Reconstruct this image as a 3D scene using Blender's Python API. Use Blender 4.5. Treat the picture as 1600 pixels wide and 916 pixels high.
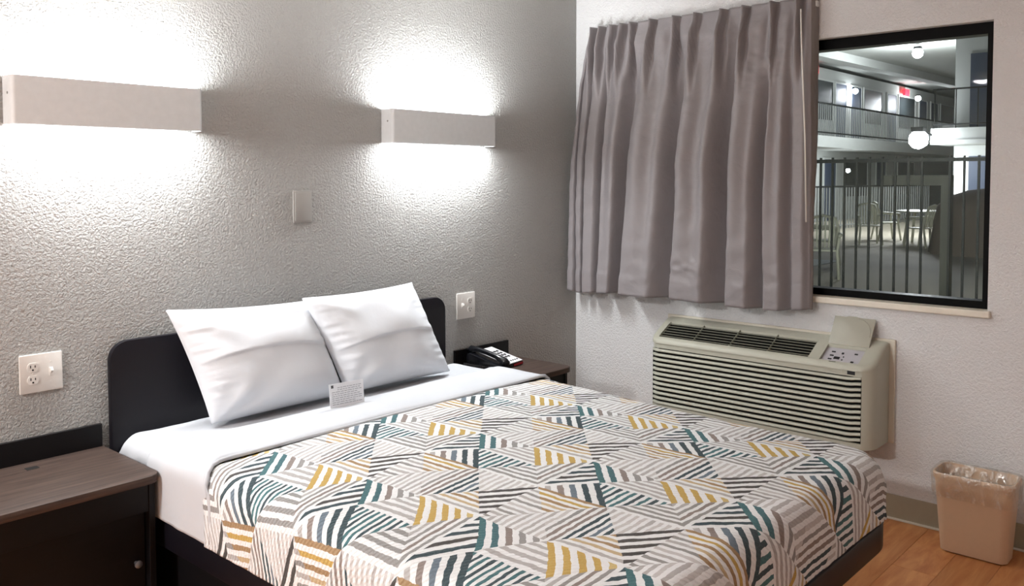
import bpy, bmesh, math, random
from mathutils import Vector, Matrix, noise
random.seed(7)
for o in list(bpy.data.objects): bpy.data.objects.remove(o)
S = bpy.context.scene
C = S.collection

# ---------------------------------------------------------------- camera
CAM_POS = Vector((-3.75, -2.891, 1.419))
cam_d = bpy.data.cameras.new('camera'); cam = bpy.data.objects.new('camera', cam_d); C.objects.link(cam)
yaw, pitch, roll = math.radians(48.1735), math.radians(-2.5196), math.radians(-0.1035)
fwd = Vector((math.sin(yaw)*math.cos(pitch), math.cos(yaw)*math.cos(pitch), math.sin(pitch)))
rr = Vector((math.cos(yaw), -math.sin(yaw), 0)); uu = rr.cross(fwd)
r2 = rr*math.cos(roll)+uu*math.sin(roll); u2 = -rr*math.sin(roll)+uu*math.cos(roll)
M = Matrix((r2, u2, -fwd)).transposed().to_4x4(); M.translation = CAM_POS
cam.matrix_world = M
cam_d.sensor_width = 36; cam_d.lens = 1365.456/1600*36
cam_d.shift_y = -(458-341.07)/1600
cam_d.clip_start = .02; cam_d.clip_end = 300
S.camera = cam

# ---------------------------------------------------------------- world, exposure, room lights
w = bpy.data.worlds.new('night'); S.world = w; w.use_nodes = True
w.node_tree.nodes['Background'].inputs[0].default_value = (.012, .015, .022, 1)
w.node_tree.nodes['Background'].inputs[1].default_value = 1.0
S.view_settings.view_transform = 'Standard'; S.view_settings.look = 'None'
S.view_settings.gamma = 1; S.view_settings.use_curve_mapping = False
S.view_settings.exposure = 0.72
SCONCE_UP, SCONCE_DOWN = 10.0, 6.6
SCONCE_COL = (.95, .98, 1.0)

def area_lamp(name, loc, rot, sx, sy, power, col, parent=None):
    l = bpy.data.lights.new(name, 'AREA'); l.shape = 'RECTANGLE'; l.size = sx; l.size_y = sy
    l.energy = power; l.color = col
    o = bpy.data.objects.new(name, l); C.objects.link(o); o.location = loc; o.rotation_euler = rot
    if parent: o.parent = parent
    return o
# power of the fill lamp added for general room light
FILL_POWER = 85.0
# ---------------------------------------------------------------- material helpers
def lin(h):
    if isinstance(h, str):
        h = h.lstrip('#'); v = [int(h[i:i+2], 16)/255 for i in (0, 2, 4)]
    else: v = h
    return tuple((x/12.92 if x <= .04045 else ((x+.055)/1.055)**2.4) for x in v) + (1,)
class NT:
    def __init__(s, name):
        s.m = bpy.data.materials.new(name); s.m.use_nodes = True; s.t = s.m.node_tree
        s.b = s.t.nodes['Principled BSDF']; s.out = s.t.nodes['Material Output']
    def n(s, typ, **kw):
        nd = s.t.nodes.new(typ)
        for k, v in kw.items(): setattr(nd, k, v)
        return nd
    def l(s, a, b): s.t.links.new(a, b)
    def math(s, op, a, b=None, c=None):
        nd = s.n('ShaderNodeMath', operation=op)
        for i, v in enumerate((a, b, c)):
            if v is None: continue
            if isinstance(v, (int, float)): nd.inputs[i].default_value = v
            else: s.l(v, nd.inputs[i])
        return nd.outputs[0]
    def mix(s, f, a, b):
        nd = s.n('ShaderNodeMix', data_type='RGBA')
        for i, v in ((0, f), (6, a), (7, b)):
            if isinstance(v, (int, float, tuple)): nd.inputs[i].default_value = v
            else: s.l(v, nd.inputs[i])
        return nd.outputs[2]
    def noise(s, scale, detail=3, rough=.5, coord='Object', mscale=None, dist=0):
        tc = s.n('ShaderNodeTexCoord'); v = tc.outputs[coord]
        if mscale:
            mp = s.n('ShaderNodeMapping'); mp.inputs['Scale'].default_value = mscale; s.l(v, mp.inputs[0]); v = mp.outputs[0]
        nd = s.n('ShaderNodeTexNoise'); nd.inputs['Scale'].default_value = scale; nd.inputs['Detail'].default_value = detail
        nd.inputs['Roughness'].default_value = rough; nd.inputs['Distortion'].default_value = dist
        s.l(v, nd.inputs['Vector']); return nd.outputs[0]
    def ramp(s, fac, stops, interp='LINEAR'):
        nd = s.n('ShaderNodeValToRGB'); cr = nd.color_ramp; cr.interpolation = interp
        while len(cr.elements) < len(stops): cr.elements.new(.5)
        for e, (p, c) in zip(cr.elements, stops): e.position = p
        for e, (p, c) in zip(cr.elements, stops): e.color = c if len(c) == 4 else (*c, 1)
        s.l(fac, nd.inputs[0]); return nd.outputs[0]
    def bump(s, h, strength, dist=.01, normal=None):
        nd = s.n('ShaderNodeBump'); nd.inputs['Strength'].default_value = strength; nd.inputs['Distance'].default_value = dist
        s.l(h, nd.inputs['Height'])
        if normal: s.l(normal, nd.inputs['Normal'])
        s.l(nd.outputs[0], s.b.inputs['Normal']); return nd.outputs[0]
    def base(s, c, rough=.6, spec=.4, metal=0):
        if isinstance(c, tuple): s.b.inputs['Base Color'].default_value = c
        else: s.l(c, s.b.inputs['Base Color'])
        s.b.inputs['Roughness'].default_value = rough; s.b.inputs['Specular IOR Level'].default_value = spec
        s.b.inputs['Metallic'].default_value = metal
def plain(name, col, rough=.6, spec=.4, metal=0, var=.06, bscale=40, bump=.0):
    m = NT(name); c = lin(col)
    n = m.noise(bscale, 3)
    d = tuple(x*(1-var) for x in c[:3])+(1,); e = tuple(min(1, x*(1+var)) for x in c[:3])+(1,)
    m.base(m.mix(n, d, e), rough, spec, metal)
    if bump: m.bump(n, bump, .002)
    return m.m
def emit(name, col, strength):
    m = NT(name); m.base(lin(col), .5)
    m.b.inputs['Emission Color'].default_value = lin(col); m.b.inputs['Emission Strength'].default_value = strength
    return m.m
def wall_mat(name, col, strength, scale):
    m = NT(name); c = lin(col)
    n1 = m.noise(scale, 3.5, .55, dist=.6)
    r = m.ramp(n1, [(.36, (0, 0, 0)), (.62, (1, 1, 1))])
    n2 = m.noise(scale*3.2, 2)
    h = m.math('ADD', r, m.math('MULTIPLY', n2, .35))
    m.base(m.mix(m.noise(1.5, 2), tuple(x*.97 for x in c[:3])+(1,), tuple(x*1.03 for x in c[:3])+(1,)), .62, .3)
    m.bump(h, strength, .0045)
    return m.m
def wood(name, c1, c2, rough=.45, scale=(1.2, 22, 22), spec=.4):
    m = NT(name); n = m.noise(3.2, 6, .6, mscale=scale, dist=.4)
    m.base(m.ramp(n, [(.3, lin(c1)), (.7, lin(c2))]), rough, spec); m.bump(n, .08, .001); return m.m

MT = {}
MT['taupe'] = wall_mat('taupe_textured_wall', '#b2b1ae', .9, 112)
MT['white_wall'] = wall_mat('white_textured_wall', '#dfe0e1', .55, 100)
MT['ceiling'] = wall_mat('ceiling_white', '#e8e6e2', .3, 50)
MT['reveal'] = plain('white_plaster', '#d8d5d1', .6)
MT['sill'] = plain('cream_sill_paint', '#e3ddcf', .45)
MT['base'] = plain('brown_vinyl_base', '#9c8f78', .45)
MT['black_frame'] = plain('black_aluminium', '#030304', .4, .08)
MT['sconce'] = plain('painted_metal_white', '#dde1e3', .45, .4)
MT['led'] = emit('led_diffuser', '#ffffff', 6)
MT['plate'] = plain('white_plastic', '#dedbd6', .3, .5, var=.02)
MT['painted_plate'] = plain('taupe_painted_plate', '#a3a19d', .55, .3, var=.02)
MT['slot'] = plain('dark_slot', '#1a1817', .6)
MT['headboard'] = plain('black_laminate', '#100e15', .42, .3, bscale=8)
MT['nightdark'] = wood('dark_laminate', '#0b0a0c', '#100e10', .45, spec=.25)
MT['nighttop'] = wood('brown_woodgrain_top', '#352b27', '#5a4a42', .5, spec=.25)
MT['hinge'] = plain('nickel', '#9a9a98', .3, .5, 1)
MT['knob'] = plain('grey_knob', '#77777a', .35, .5, .6)
MT['ac'] = plain('putty_plastic', '#b4b4a6', .42, .4, var=.02)
MT['ac_trim'] = plain('cream_trim', '#d5d0c2', .5, .3, var=.02)
MT['fin_grey'] = plain('fin_grey', '#77776a', .5, .3)
MT['ac_dark'] = plain('ac_black', '#0d0e0d', .7, .2)
MT['ac_panel'] = plain('lilac_panel', '#b7b5bb', .35, .4, var=.02)
MT['lid'] = plain('lid_grey_plastic', '#a9a89b', .25, .5, var=.02)
MT['black_ink'] = plain('black_ink', '#222224', .5)
MT['phone'] = plain('phone_black', '#121318', .22, .55)
MT['phone_white'] = plain('phone_faceplate', '#eeeef0', .4, .4, var=.01)
MT['red'] = plain('red_plastic', '#b01828', .35, .5)
MT['paper'] = plain('card_paper', '#e8eaee', .6, .3, var=.01)
MT['ink'] = plain('grey_print', '#9ea2a8', .6)
MT['logo'] = plain('card_logo', '#3a3d42', .6)
MT['bin'] = plain('beige_plastic', '#cfb194', .4, .4, var=.03)
MT['rail'] = plain('curtain_track', '#d8d8d6', .4)

def cloth(name, col, wr=.25, scale=6, rough=.85, sheen=.0, fine=420, var=.03):
    m = NT(name); c = lin(col)
    n = m.noise(scale, 4, .5, dist=.7); f = m.noise(fine, 2)
    m.base(m.mix(n, tuple(x*(1-var) for x in c[:3])+(1,), tuple(min(1, x*(1+var)) for x in c[:3])+(1,)), rough, .15)
    b1 = m.n('ShaderNodeBump'); b1.inputs['Strength'].default_value = wr; b1.inputs['Distance'].default_value = .02; m.l(n, b1.inputs['Height'])
    m.bump(f, .12, .001, b1.outputs[0]); return m.m
MT['sheet'] = cloth('white_sheet', '#c3c6cb', .18, 5)
MT['pillow'] = cloth('white_pillowcase', '#dde0e5', .16, 6)
MT['curtain'] = cloth('taupe_satin_curtain', '#8b8688', .2, 11, .45)
MT['curtain'].node_tree.nodes['Principled BSDF'].inputs['Specular IOR Level'].default_value = .35
MT['lining'] = cloth('grey_lining', '#8d8785', .2, 9, .6)

def floor_mat(name, a, b):
    m = NT(name)
    oi = m.n('ShaderNodeObjectInfo')
    n = m.noise(2.6, 5, .6, mscale=(1.0, 9, 1), dist=.5)
    c = m.ramp(n, [(.32, lin(a)), (.66, lin(b))])
    hs = m.n('ShaderNodeHueSaturation'); m.l(c, hs.inputs['Color'])
    m.l(m.math('ADD', .85, m.math('MULTIPLY', oi.outputs['Random'], .3)), hs.inputs['Value'])
    m.base(hs.outputs[0], .38, .45); m.bump(n, .05, .001); return m.m
MT['floor'] = floor_mat('honey_wood_plank', '#b06c3c', '#d29660')
MT['subfloor'] = plain('dark_joint', '#8a5732', .6)

def spread_mat():
    m = NT('geometric_quilt_print')
    tc = m.n('ShaderNodeTexCoord'); sp = m.n('ShaderNodeSeparateXYZ')
    # slight hand-wavy printing: displace the lookup a little along the quilting
    nz = m.n('ShaderNodeTexNoise'); nz.inputs['Scale'].default_value = 55; nz.inputs['Detail'].default_value = 1
    m.l(tc.outputs['UV'], nz.inputs['Vector'])
    va = m.n('ShaderNodeVectorMath', operation='MULTIPLY_ADD'); m.l(nz.outputs['Color'], va.inputs[0]); va.inputs[1].default_value = (.0065, .0065, 0)
    m.l(tc.outputs['UV'], va.inputs[2]); m.l(va.outputs[0], sp.inputs[0])
    X, Y = sp.outputs[0], sp.outputs[1]
    dx = m.math('SUBTRACT', -1.203+.0025, X); dy = m.math('SUBTRACT', -.468+.0025, Y)
    s = m.math('DIVIDE', dx, .508)
    t = m.math('DIVIDE', m.math('SUBTRACT', dy, m.math('MULTIPLY', s, .458)), .457)
    s1 = m.math('FRACT', s); t1 = m.math('FRACT', t)
    strip = m.math('GREATER_THAN', t1, .5); y = m.math('FRACT', m.math('MULTIPLY', t1, 2))
    Ls = ([.25, .25, .5, .5, .75, 1, 1], [.25, .5, .5, .5, .75, 1, 1]); Rs = ([0, .25, .25, .5, .5, .5, .75], [0, 0, .25, .5, .5, .5, .75])
    k = m.math('MULTIPLY', strip, 8)
    for i in range(7):
        a0, a1, b0, b1 = Ls[0][i], Rs[0][i]-Ls[0][i], Ls[1][i], Rs[1][i]-Ls[1][i]
        A = m.math('ADD', a0, m.math('MULTIPLY', y, a1)); B = m.math('ADD', b0, m.math('MULTIPLY', y, b1))
        th = m.math('ADD', A, m.math('MULTIPLY', strip, m.math('SUBTRACT', B, A)))
        k = m.math('ADD', k, m.math('GREATER_THAN', s1, th))
    fac = m.math('DIVIDE', m.math('ADD', k, .5), 16)
    co = [(0, 1, 0), (1, 0, 0), (1, 2, -1), (1, 0, -1), (1, 2, -2), (1, 1, -3), (1, 0, -2), (1, 2, -4),
          (0, 1, 0), (1, 2, -1), (1, 1, -1), (0, 1, .1), (1, 0, -2), (1, 2, -3), (1, 2, -4), (1, 0, -3)]
    rc = m.ramp(fac, [(i/16, (p, q/2, (g+4)/5, 1)) for i, (p, q, g) in enumerate(co)], 'CONSTANT')
    sc = m.n('ShaderNodeSeparateColor'); m.l(rc, sc.inputs[0])
    s4 = m.math('MULTIPLY', s1, 4)
    c = m.math('ADD', m.math('MULTIPLY', sc.outputs[0], s4), m.math('MULTIPLY', m.math('MULTIPLY', sc.outputs[1], 2), y))
    c = m.math('ADD', c, m.math('SUBTRACT', m.math('MULTIPLY', sc.outputs[2], 5), 4))
    c5 = m.math('MULTIPLY', m.math('FRACT', m.math('ADD', c, 4)), 5)
    n5 = m.math('FLOOR', c5); mask = m.math('LESS_THAN', m.math('FRACT', c5), .5)
    T, T2, N, G, g, l_, B, O, o, D, Sl, b = ('#2f6469', '#2d5f66', '#1c3840', '#8e8c8a', '#aeabaa', '#c3c0bf', '#867a74', '#bd9d4c', '#bda781', '#37332f', '#5f6f7c', '#9a7c55')
    tab = [[T, T2, B, G, G], [g]*5, [T, N, T, N, T], [G]*5, [l_, g, l_, l_, l_], [D]*5, [l_, g, G, g, G], [l_, g, g, l_, g],
           [O, O, O, O, '#c5ae70'], [g, g, G, B, G], [N, N, N, D, N], [N, g, B, Sl, N], [b, O, b, o, b], [g, g, l_, G, B], [B, N, N, Sl, N], [b, o, b, o, g]]
    col = None
    for i in range(5):
        r = m.ramp(fac, [(j/16, lin(tab[j][i])) for j in range(16)], 'CONSTANT')
        col = r if col is None else m.mix(m.math('GREATER_THAN', n5, i-.5), col, r)
    bg = lin('#e6e8e9')
    fz = m.n('ShaderNodeTexNoise'); fz.inputs['Scale'].default_value = 260; m.l(tc.outputs['UV'], fz.inputs['Vector'])
    col = m.mix(m.math('MULTIPLY', fz.outputs[0], .14), m.mix(mask, bg, col), bg)
    m.base(col, .85, .12)
    # quilting: fine ripples across the bed
    wv = m.n('ShaderNodeTexWave', wave_type='BANDS', bands_direction='DIAGONAL'); wv.inputs['Scale'].default_value = 36; wv.inputs['Distortion'].default_value = 2.5
    wv.inputs['Detail Scale'].default_value = 3; m.l(tc.outputs['UV'], wv.inputs['Vector'])
    nn = m.n('ShaderNodeTexNoise'); nn.inputs['Scale'].default_value = 75; m.l(tc.outputs['UV'], nn.inputs['Vector'])
    h = m.math('ADD', wv.outputs[0], m.math('MULTIPLY', nn.outputs[0], 1.1))
    m.bump(h, .55, .004)
    return m.m
MT['spread'] = spread_mat()

def glass_dirty():
    m = NT('dusty_window_glass'); t = m.t; t.nodes.remove(m.b)
    tr = m.n('ShaderNodeBsdfTransparent'); tr.inputs[0].default_value = (.93, .95, .95, 1)
    rf = m.n('ShaderNodeBsdfTranslucent'); rf.inputs[0].default_value = (.8, .85, .85, 1)
    gl = m.n('ShaderNodeBsdfGlossy'); gl.inputs['Roughness'].default_value = .02
    mx = m.n('ShaderNodeMixShader'); mx2 = m.n('ShaderNodeMixShader')
    n = m.noise(2.2, 5, .6); n2 = m.noise(20, 3, .6, mscale=(1, 1, .15))
    f = m.math('MULTIPLY', m.ramp(n, [(.35, (.25, .25, .25)), (.7, (1, 1, 1))]), m.math('MULTIPLY_ADD', n2, .16, .06))
    m.l(f, mx.inputs[0]); m.l(tr.outputs[0], mx.inputs[1]); m.l(rf.outputs[0], mx.inputs[2])
    fr = m.n('ShaderNodeFresnel'); fr.inputs[0].default_value = 1.3
    m.l(m.math('MULTIPLY', fr.outputs[0], .35), mx2.inputs[0]); m.l(mx.outputs[0], mx2.inputs[1]); m.l(gl.outputs[0], mx2.inputs[2])
    m.l(mx2.outputs[0], m.out.inputs[0]); return m.m
MT['glass'] = glass_dirty()
def film():
    m = NT('clear_plastic_film'); m.t.nodes.remove(m.b)
    tr = m.n('ShaderNodeBsdfTransparent'); tr.inputs[0].default_value = (.97, .96, .94, 1)
    gl = m.n('ShaderNodeBsdfGlossy'); gl.inputs['Roughness'].default_value = .22; gl.inputs[0].default_value = (.9, .9, .88, 1)
    df = m.n('ShaderNodeBsdfDiffuse'); df.inputs[0].default_value = (.75, .72, .68, 1)
    mx = m.n('ShaderNodeMixShader'); mx2 = m.n('ShaderNodeMixShader'); mx2.inputs[0].default_value = .35
    m.l(gl.outputs[0], mx2.inputs[1]); m.l(df.outputs[0], mx2.inputs[2])
    n = m.noise(28, 4, .6, mscale=(1, 1, .5), dist=1)
    m.l(m.ramp(n, [(.42, (.10, .10, .10)), (.62, (.5, .5, .5))]), mx.inputs[0])
    m.l(tr.outputs[0], mx.inputs[1]); m.l(mx2.outputs[0], mx.inputs[2])
    bp = m.n('ShaderNodeBump'); bp.inputs['Strength'].default_value = .8; bp.inputs['Distance'].default_value = .02
    m.l(n, bp.inputs['Height']); m.l(bp.outputs[0], gl.inputs['Normal'])
    m.l(mx.outputs[0], m.out.inputs[0]); return m.m
MT['film'] = film()

# ---------------------------------------------------------------- mesh helpers
class MB:
    def __init__(s): s.bm = bmesh.new()
    def box(s, lo, hi, bev=0, seg=2, mat=None):
        lo, hi = Vector(lo), Vector(hi); c = (lo+hi)/2; d = hi-lo
        g = bmesh.ops.create_cube(s.bm, size=1)
        bmesh.ops.scale(s.bm, vec=d, verts=g['verts'])
        if bev:
            es = list({e for v in g['verts'] for e in v.link_edges})
            r = bmesh.ops.bevel(s.bm, geom=es, offset=min(bev, min(d)*.49), segments=seg, affect='EDGES', profile=.5)
            vs = list({v for v in r['verts']} | {v for v in g['verts'] if v.is_valid})
        else: vs = g['verts']
        Mx = Matrix.Translation(c) if mat is None else mat @ Matrix.Translation(c)
        bmesh.ops.transform(s.bm, matrix=Mx, verts=vs); return s
    def prism(s, pts, axis, a, b, bev=0, seg=2):
        """polygon pts (2-D) extruded along axis 'x','y','z' from a to b"""
        def P(u, v, t): return {'x': (t, u, v), 'y': (u, t, v), 'z': (u, v, t)}[axis]
        v0 = [s.bm.verts.new(P(u, v, a)) for u, v in pts]; v1 = [s.bm.verts.new(P(u, v, b)) for u, v in pts]
        n = len(pts); fs = [s.bm.faces.new(v0), s.bm.faces.new(v1[::-1])]
        for i in range(n): fs.append(s.bm.faces.new((v0[i], v0[(i+1) % n], v1[(i+1) % n], v1[i])))
        bmesh.ops.recalc_face_normals(s.bm, faces=fs)
        if bev:
            es = list({e for f in fs[:2] for e in f.edges})
            bmesh.ops.bevel(s.bm, geom=es, offset=bev, segments=seg, affect='EDGES', profile=.5)
        return s
    def tube(s, pts, r, n=8, closed_ends=True):
        pts = [Vector(p) for p in pts]; rings = []
        rs = r if isinstance(r, (list, tuple)) else [r]*len(pts)
        for i, p in enumerate(pts):
            d = (pts[min(i+1, len(pts)-1)]-pts[max(i-1, 0)]).normalized()
            a = d.cross(Vector((0, 0, 1)) if abs(d.z) < .9 else Vector((1, 0, 0))).normalized(); b = d.cross(a)
            rings.append([s.bm.verts.new(p+rs[i]*(a*math.cos(2*math.pi*j/n)+b*math.sin(2*math.pi*j/n))) for j in range(n)])
        for A, B in zip(rings, rings[1:]):
            for j in range(n): s.bm.faces.new((A[j], A[(j+1) % n], B[(j+1) % n], B[j]))
        if closed_ends: s.bm.faces.new(rings[0][::-1]); s.bm.faces.new(rings[-1])
        return s
    def grid(s, f, nu, nv, uvf=None, keep=None):
        vs = [[s.bm.verts.new(f(i/nu, j/nv)) for j in range(nv+1)] for i in range(nu+1)]
        uvl = s.bm.loops.layers.uv.verify() if uvf else None
        for i in range(nu):
            for j in range(nv):
                if keep and not keep((i+.5)/nu, (j+.5)/nv): continue
                fc = s.bm.faces.new((vs[i][j], vs[i+1][j], vs[i+1][j+1], vs[i][j+1]))
                if uvf:
                    for lp, (a, b) in zip(fc.loops, ((i, j), (i+1, j), (i+1, j+1), (i, j+1))): lp[uvl].uv = uvf(a/nu, b/nv)
        return s
    def obj(s, name, mat, parent=None, smooth=False, angle=None):
        loose = [v for v in s.bm.verts if not v.link_faces]
        bmesh.ops.delete(s.bm, geom=loose, context='VERTS')
        bmesh.ops.recalc_face_normals(s.bm, faces=s.bm.faces)
        me = bpy.data.meshes.new(name); s.bm.to_mesh(me); s.bm.free()
        o = bpy.data.objects.new(name, me); C.objects.link(o)
        me.materials.append(MT[mat] if isinstance(mat, str) else mat)
        if smooth or angle:
            me.polygons.foreach_set('use_smooth', [True]*len(me.polygons))
            if angle: me.set_sharp_from_angle(angle=math.radians(angle))
        if parent: o.parent = parent; o.matrix_parent_inverse = parent.matrix_world.inverted()
        return o
def tag(o, label=None, cat=None, group=None, kind=None):
    if label: o['label'] = label
    if cat: o['category'] = cat
    if group: o['group'] = group
    if kind: o['kind'] = kind
    return o
def thing(name, loc, label, cat, group=None):
    o = bpy.data.objects.new(name, None); C.objects.link(o); o.location = loc; o.empty_display_size = .05
    bpy.context.view_layer.update()
    o.matrix_world = Matrix.Translation(loc)
    return tag(o, label, cat, group)
def B(lo, hi, bev=0, seg=2): return MB().box(lo, hi, bev, seg)
def rrect(x0, y0, x1, y1, r, n=6, corners=(1, 1, 1, 1)):
    """rounded rectangle outline, ccw from lower left; corners = LL, LR, UR, UL"""
    out = []
    for (cx, cy, a0, c, px, py) in ((x0+r, y0+r, 180, corners[0], x0, y0), (x1-r, y0+r, 270, corners[1], x1, y0), (x1-r, y1-r, 0, corners[2], x1, y1), (x0+r, y1-r, 90, corners[3], x0, y1)):
        if c:
            for i in range(n+1):
                a = math.radians(a0+90*i/n); out.append((cx+r*math.cos(a), cy+r*math.sin(a)))
        else: out.append((px, py))
    return out
def copy_tree(root, loc, rz=0, label=None):
    r = root.copy(); C.objects.link(r); r.location = loc; r.rotation_euler = (0, 0, rz)
    if label: r['label'] = label
    for ch in list(root.children):
        c = ch.copy(); C.objects.link(c); c.parent = r
        for g in list(ch.children):
            d = g.copy(); C.objects.link(d); d.parent = c
    return r
def sstep(a, b, x):
    t = max(0, min(1, (x-a)/(b-a))); return t*t*(3-2*t)

# ================================================================ ROOM SHELL
RX0, RY0, RH = -6.2, -4.1, 2.44
WT = .16   # wall thickness
WY0, WY1, WZ0, WZ1 = -2.015, -.17, .902, 2.03     # window opening in the x = 0 wall
tag(B((RX0-WT, 0, -.02), (WT, WT, RH+.02)).obj('wall_back', 'taupe'), kind='structure')
wb = MB()
wb.box((0, WY1, -.02), (WT, 0, RH+.02)); wb.box((0, RY0-WT, -.02), (WT, WY0, RH+.02))
wb.box((0, WY0, -.02), (WT, WY1, WZ0)); wb.box((0, WY0, WZ1), (WT, WY1, RH+.02))
tag(wb.obj('wall_right', 'white_wall'), kind='structure')
tag(B((RX0-WT, RY0-WT, -.02), (RX0, 0, RH+.02)).obj('wall_left', 'white_wall'), kind='structure')
tag(B((RX0, RY0-WT, -.02), (0, RY0, RH+.02)).obj('wall_front', 'white_wall'), kind='structure')
tag(B((RX0-WT, RY0-WT, RH+.02), (WT, WT, RH+.1)).obj('ceiling', 'ceiling'), kind='structure')
fl = tag(B((RX0-WT, RY0-WT, -.06), (WT, WT, -.012)).obj('floor', 'subfloor'), kind='structure')
# planks run along X
pw, pl_ = .152, 1.22
pm = B((-pl_/2+.0004, -pw/2+.0004, -.012), (pl_/2-.0004, pw/2-.0004, 0), .0008, 1)
plank0 = pm.obj('plank', 'floor', fl)
first = True; ny = int(4.1/pw)+1
for j in range(ny):
    off = (j*.47) % pl_
    y = -pw/2-j*pw
    if y-pw/2 < RY0: continue
    x = -pl_/2+off
    while x > RX0:
        x0, x1 = max(x-pl_/2, RX0), min(x+pl_/2, 0)
        if x1-x0 > .05:
            p = plank0 if first else plank0.copy()
            if not first: C.objects.link(p); p.parent = fl
            first = False
            p.location = ((x0+x1)/2, y, 0); p.scale = ((x1-x0)/pl_, 1, 1)
        x -= pl_
# baseboards (vinyl cove)
prof = [(0, 0), (-.016, 0), (-.010, .004), (-.006, .012), (-.006, .096), (-.003, .1), (0, .1)]
bb = MB().prism(prof, 'y', RY0, -.0); tag(bb.obj('baseboard_right', 'base', angle=40), kind='structure')
bb = MB().prism([(a, b) for a, b in prof], 'x', RX0, 0); tag(bb.obj('baseboard_back', 'base', angle=40), kind='structure')
# thin cream bead where floor meets base
tag(B((-.026, RY0, 0), (-.0155, -.0, .009), .003).obj('trim_1', 'ac_trim'), kind='structure')
# window: sill, frame, sash, glass
tag(B((-.022, WY0-.012, WZ0-.024), (.075, WY1+.02, WZ0+.004), .005).obj('trim_2', 'sill'), kind='structure')
win = tag(MB().box((.045, WY0, WZ1-.045), (.115, WY1, WZ1)).box((.045, WY0, WZ0), (.115, WY1, WZ0+.034)).box((.045, WY0, WZ0+.034), (.115, WY0+.03, WZ1-.045)).box((.045, WY1-.03, WZ0+.034), (.115, WY1, WZ1-.045)).obj('window_1', 'black_frame'), kind='structure')
B((.05, -1.13, WZ0+.034), (.11, -1.09, WZ1-.045)).obj('mullion', 'black_frame', win)
for y0, y1 in ((WY0+.03, -1.13), (-1.09, WY1-.03)):
    g = MB(); vs = [g.bm.verts.new(p) for p in ((.08, y0, WZ0+.034), (.08, y1, WZ0+.034), (.08, y1, WZ1-.045), (.08, y0, WZ1-.045))]; g.bm.faces.new(vs)
    g.obj('pane', 'glass', win)

# added fill lamp, out of view, shaped as a ceiling disc
rl = thing('fill_lamp', (-5.3, -.75, RH+.02), 'added round fill lamp on the ceiling, out of view', 'lamp')
mb = MB(); pts = []
def lathe(profile, c, n=32, mb=None):
    mb = mb or MB(); rings = []
    for r, z in profile:
        rings.append([mb.bm.verts.new((c[0]+r*math.cos(2*math.pi*j/n), c[1]+r*math.sin(2*math.pi*j/n), c[2]+z)) for j in range(n)])
    for A, Bq in zip(rings, rings[1:]):
        for j in range(n): mb.bm.faces.new((A[j], A[(j+1) % n], Bq[(j+1) % n], Bq[j]))
    if profile[0][0] > 1e-6: mb.bm.faces.new(rings[0])
    if profile[-1][0] > 1e-6: mb.bm.faces.new(rings[-1][::-1])
    return mb
lathe([(.17, 0), (.17, -.03), (.15, -.045)], (-5.3, -.75, RH+.02)).obj('fill_lamp_base', 'sconce', rl, angle=40)
lathe([(.145, -.045), (.13, -.07), (.09, -.085), (.001, -.09)], (-5.3, -.75, RH+.02)).obj('diffuser', emit('fill_lamp_glow', '#fff1dd', 3), rl, smooth=True)
area_lamp('bulb', (0, 0, -.12), (0, 0, 0), .3, .3, FILL_POWER, (1, .985, .975), rl)

# ================================================================ SCONCES
def sconce(x0, x1, z0, z1, label):
    t = thing('wall_sconce', ((x0+x1)/2, 0, z0), label, 'lamp', 'wall sconces over the bed')
    d, th, r = .078, .0035, .012
    sh = MB()
    # three-sided metal cover with rounded vertical front edges, open above and below
    def outline(off):
        a, b, f = x0+off, x1-off, -d+off; rr_ = max(.002, r-off); out = [(a, -.004)]
        for i in range(7):
            an = math.radians(180+90*i/6); out.append((a+rr_+rr_*math.cos(an), f+rr_+rr_*math.sin(an)))
        for i in range(7):
            an = math.radians(270+90*i/6); out.append((b-rr_+rr_*math.cos(an), f+rr_+rr_*math.sin(an)))
        out.append((b, -.004)); return out
    sh.prism(outline(0)+outline(th)[::-1], 'z', z0, z1)
    sh.obj('cover', 'sconce', t, angle=35)
    B((x0+.006, -.012, z0+.004), (x1-.006, -.0005, z1-.004)).obj('back_plate', 'sconce', t)
    B((x0+.012, -d+.008, z1-.026), (x1-.012, -.013, z1-.018), .002).obj('diffuser', 'led', t)
    B((x0+.012, -d+.008, z0+.006), (x1-.012, -.013, z0+.014), .002).obj('diffuser', 'led', t)
    for sx in (x0-.0012, x1-.0008):
        lathe([(.004, 0), (.004, .002)], (0, 0, 0), 10).obj('screw', 'hinge', t)
        o = t.children[-1]; o.matrix_world = Matrix.Translation((sx, -.045, (z0+z1)/2+.02)) @ Matrix.Rotation(math.pi/2, 4, 'Y')
    L = x1-x0-.05; cx = 0; zc = z1-z0
    area_lamp('uplight', (0, -.044, zc-.014), (math.pi, 0, 0), L, .05, SCONCE_UP, SCONCE_COL, t)
    area_lamp('downlight', (0, -.044, .004), (0, 0, 0), L, .05, SCONCE_DOWN, SCONCE_COL, t)
    return t
sconce(-2.808, -2.205, 1.588, 1.732, 'white box wall sconce at the left edge, above the left nightstand')
sconce(-1.352, -.717, 1.576, 1.718, 'white box wall sconce nearer the curtain, above the right nightstand')

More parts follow.
